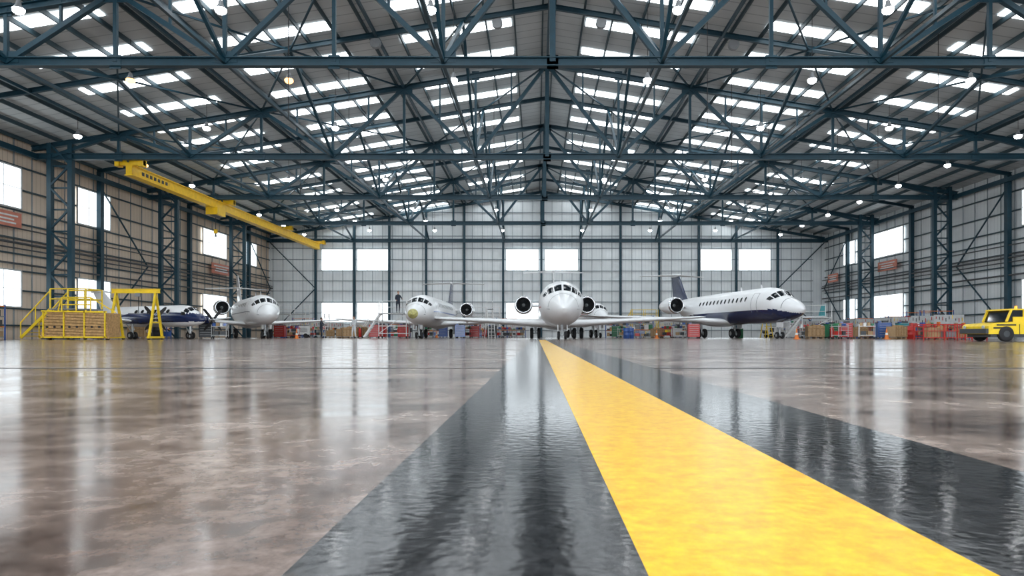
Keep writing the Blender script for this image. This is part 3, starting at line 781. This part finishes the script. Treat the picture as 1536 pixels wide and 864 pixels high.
for px,d,m in((310,46,'dgrey'),(562,58,'red'),(572,58,'red'),(606,52,'red'),(690,60,'blue'),(712,66,'red'),(738,66,'dgrey'),(960,66,'blue'),(1040,54,'red'),(1015,64,'white'),(1230,56,'white'),(1246,55,'green'),(1268,50,'red'),(1325,48,'blue'),(1355,50,'teal'),(420,62,'red'),(665,72,'blue'),(925,66,'green'),(1186,62,'white')): put(tool_cabinet,px,d,.55,m,random.uniform(-.3,.3),tall=False)
for px,d in((515,62),(524,62),(545,66),(205,48),(495,70),(986,64),(1290,52),(1345,46),(432,70),(1222,50),(1408,46)): put(crate,px,d,.75,random.uniform(-.4,.4),random.uniform(.8,1.1),tall=False)
for px,d in((330,46),(440,60),(645,62),(745,66),(760,70),(780,72),(935,64),(1000,62),(1020,60),(1210,54),(1260,46),(1300,45),(1315,50),(1375,48),(1390,45),(1238,62),(700,66),(480,66)): put(cart,px,d,.65,random.uniform(-.5,.5),random.choice(['grey','red','white','lgrey']),tall=False)
for px,d,m in((940,58,'blue'),(946,58,'blue'),(1110,62,'green'),(1283,55,'blue'),(1366,47,'red'),(425,66,'blue'),(235,46,'black')): put(drum,px,d,.35,m,tall=False)
for px,d,m in((753,78,'white'),(1160,60,'white'),(1000,70,'yellow'),(450,66,'white')): put(gpu,px,d,1.3,random.uniform(-.3,.3),m)
for px,d in((655,54),(985,54),(1330,44),(445,52),(1195,44)): put(cone,px,d,.25,tall=False)
for px,d in((728,62),(540,58),(1248,48)): put(extinguisher,px,d,.25,tall=False)
for px,d,m in((490,72,'white'),(735,80,'white'),(975,76,'white'),(1235,66,'white'),(1150,70,'yellow'),(288,60,'yellow'),(925,80,'white')): put(stepladder,px,d,.75,random.uniform(-.5,.5),2.5,m)

# ---------------------------------------------------------------- people
def person(loc,rz,top='overall',arm=0.3,lean=0.0,stride=0.08,h=1.0):
    root=bpy.data.objects.new('maintenance_worker',None); SC.collection.objects.link(root); root.location=loc; root.rotation_euler=(0,0,rz); root.scale=(h,h,h)
    def skin(name,vs,es,rs,m,rooti=0,lv=2):
        me=bpy.data.meshes.new(name); me.from_pydata(vs,es,[]); me.materials.append(MATS[m]); o=bpy.data.objects.new(name,me); SC.collection.objects.link(o); o.parent=root
        md=o.modifiers.new('s','SKIN')
        for i,r in enumerate(rs): me.skin_vertices[0].data[i].radius=(r,r*0.85)
        me.skin_vertices[0].data[rooti].use_root=True; md.use_smooth_shade=True
        ms=o.modifiers.new('u','SUBSURF'); ms.levels=lv; ms.render_levels=lv
        return o
    f=-lean
    vs=[(0,0,.94),(0,f*.3,1.10),(0,f*.7,1.30),(0,f,1.47),(0,f*1.1-.01,1.56)]; rs=[.15,.135,.165,.085,.055]; es=[(0,1),(1,2),(2,3),(3,4)]
    hands=[]
    for s in(-1,1):
        k=len(vs); a=arm*(1 if s>0 else .6)
        el=(s*.25,f-.08-a*.25,1.17); wr=(s*.23,f-.12-a*.9,.97+a*.5)
        vs+=[(s*.17,f*.95,1.42),el,wr]; rs+=[.07,.05,.036]; es+=[(2,k),(k,k+1),(k+1,k+2)]; hands.append((s,el,wr))
    for s in(-1,1):
        k=len(vs); st=stride*s
        vs+=[(s*.10,0,.86),(s*.11,-.03+st*.5,.49),(s*.11,st,.10)]; rs+=[.105,.07,.05]; es+=[(0,k),(k,k+1),(k+1,k+2)]
    skin('body',vs,es,rs,top)
    for s in(-1,1):
        st=stride*s; skin('boot',[(s*.11,st+.03,.06),(s*.11,st-.06,.055),(s*.12,st-.17,.045)],[(0,1),(1,2)],[.055,.05,.042],'black')
    for s,el,wr in hands:
        d=(Vector(wr)-Vector(el)).normalized(); w=Vector(wr); sd=Vector((1,0,0)); 
        skin('palm',[w,w+d*.05,w+d*.095],[(0,1),(1,2)],[.026,.036,.032],'skin',lv=1)
        for q in range(4):
            base=w+d*.085+sd*((q-1.5)*.02); ln=(.062,.075,.07,.055)[q]; dn=Vector((0,0,-1))
            skin('finger_%d'%(q+1),[base,base+d*ln*.55,base+d*ln*.9+dn*ln*.3],[(0,1),(1,2)],[.010,.009,.007],'skin',lv=1)
        base=w+d*.03-sd*s*.03; skin('thumb',[base,base+d*.03-sd*s*.025,base+d*.065-sd*s*.028],[(0,1),(1,2)],[.012,.010,.008],'skin',lv=1)
    b=MB(); y=f*1.1-.02
    b.sphere((0,y,1.67),(.078,.098,.12),'skin',20,14); b.sphere((0,y-.045,1.60),(.05,.05,.045),'skin',14,8)
    b.loft([[(-.012,y-.09,1.69),(.012,y-.09,1.69),(0,y-.10,1.69)],[(-.018,y-.09,1.645),(.018,y-.09,1.645),(0,y-.125,1.645)]],'skin')
    b.box((0,y-.095,1.615),(.045,.012,.01),'darkred')
    for s in(-1,1):
        b.sphere((s*.032,y-.088,1.68),(.014,.01,.009),'white',8,6); b.sphere((s*.032,y-.097,1.68),(.006,.004,.006),'black',8,6)
        b.sphere((s*.08,y,1.665),(.012,.02,.033),'skin',8,6); b.box((s*.032,y-.094,1.70),(.03,.01,.006),'hair')
    b.sphere((0,y+.018,1.705),(.085,.10,.10),'hair',18,12)
    b.tube((0,f*1.05,1.50),(0,y,1.60),.052,.05,'skin',12)
    b.obj('head',parent=root)
person((W(597,55.2),55.2,2.03),0.4,arm=.35,lean=.08,stride=.05)
for px,d,rz,tp,ar in((531,55,-.5,'shirt',.2),(727,60,.9,'overall',.4),(482,62,1.6,'overall',.3)):
    p=place(px,d,.4,True)
    if p: person(p,rz,top=tp,arm=ar)

# ---------------------------------------------------------------- camera / world
cam=bpy.data.cameras.new('camera'); co=bpy.data.objects.new('camera',cam); SC.collection.objects.link(co)
co.location=(0,0,0.25); co.rotation_euler=(math.radians(90),0,0)
cam.sensor_width=36; cam.lens=24; cam.shift_x=-(805-768)/1536; cam.shift_y=(503-432)/1536
cam.clip_start=0.05; cam.clip_end=500
cam.dof.use_dof=True; cam.dof.focus_distance=10; cam.dof.aperture_fstop=16
SC.camera=co
w=bpy.data.worlds.new('World'); SC.world=w; w.use_nodes=True
bg=w.node_tree.nodes['Background']; bg.inputs['Color'].default_value=(0.86,0.93,1.0,1); bg.inputs['Strength'].default_value=5.0
SC.view_settings.view_transform='Standard'; SC.view_settings.look='None'; SC.view_settings.exposure=0.22
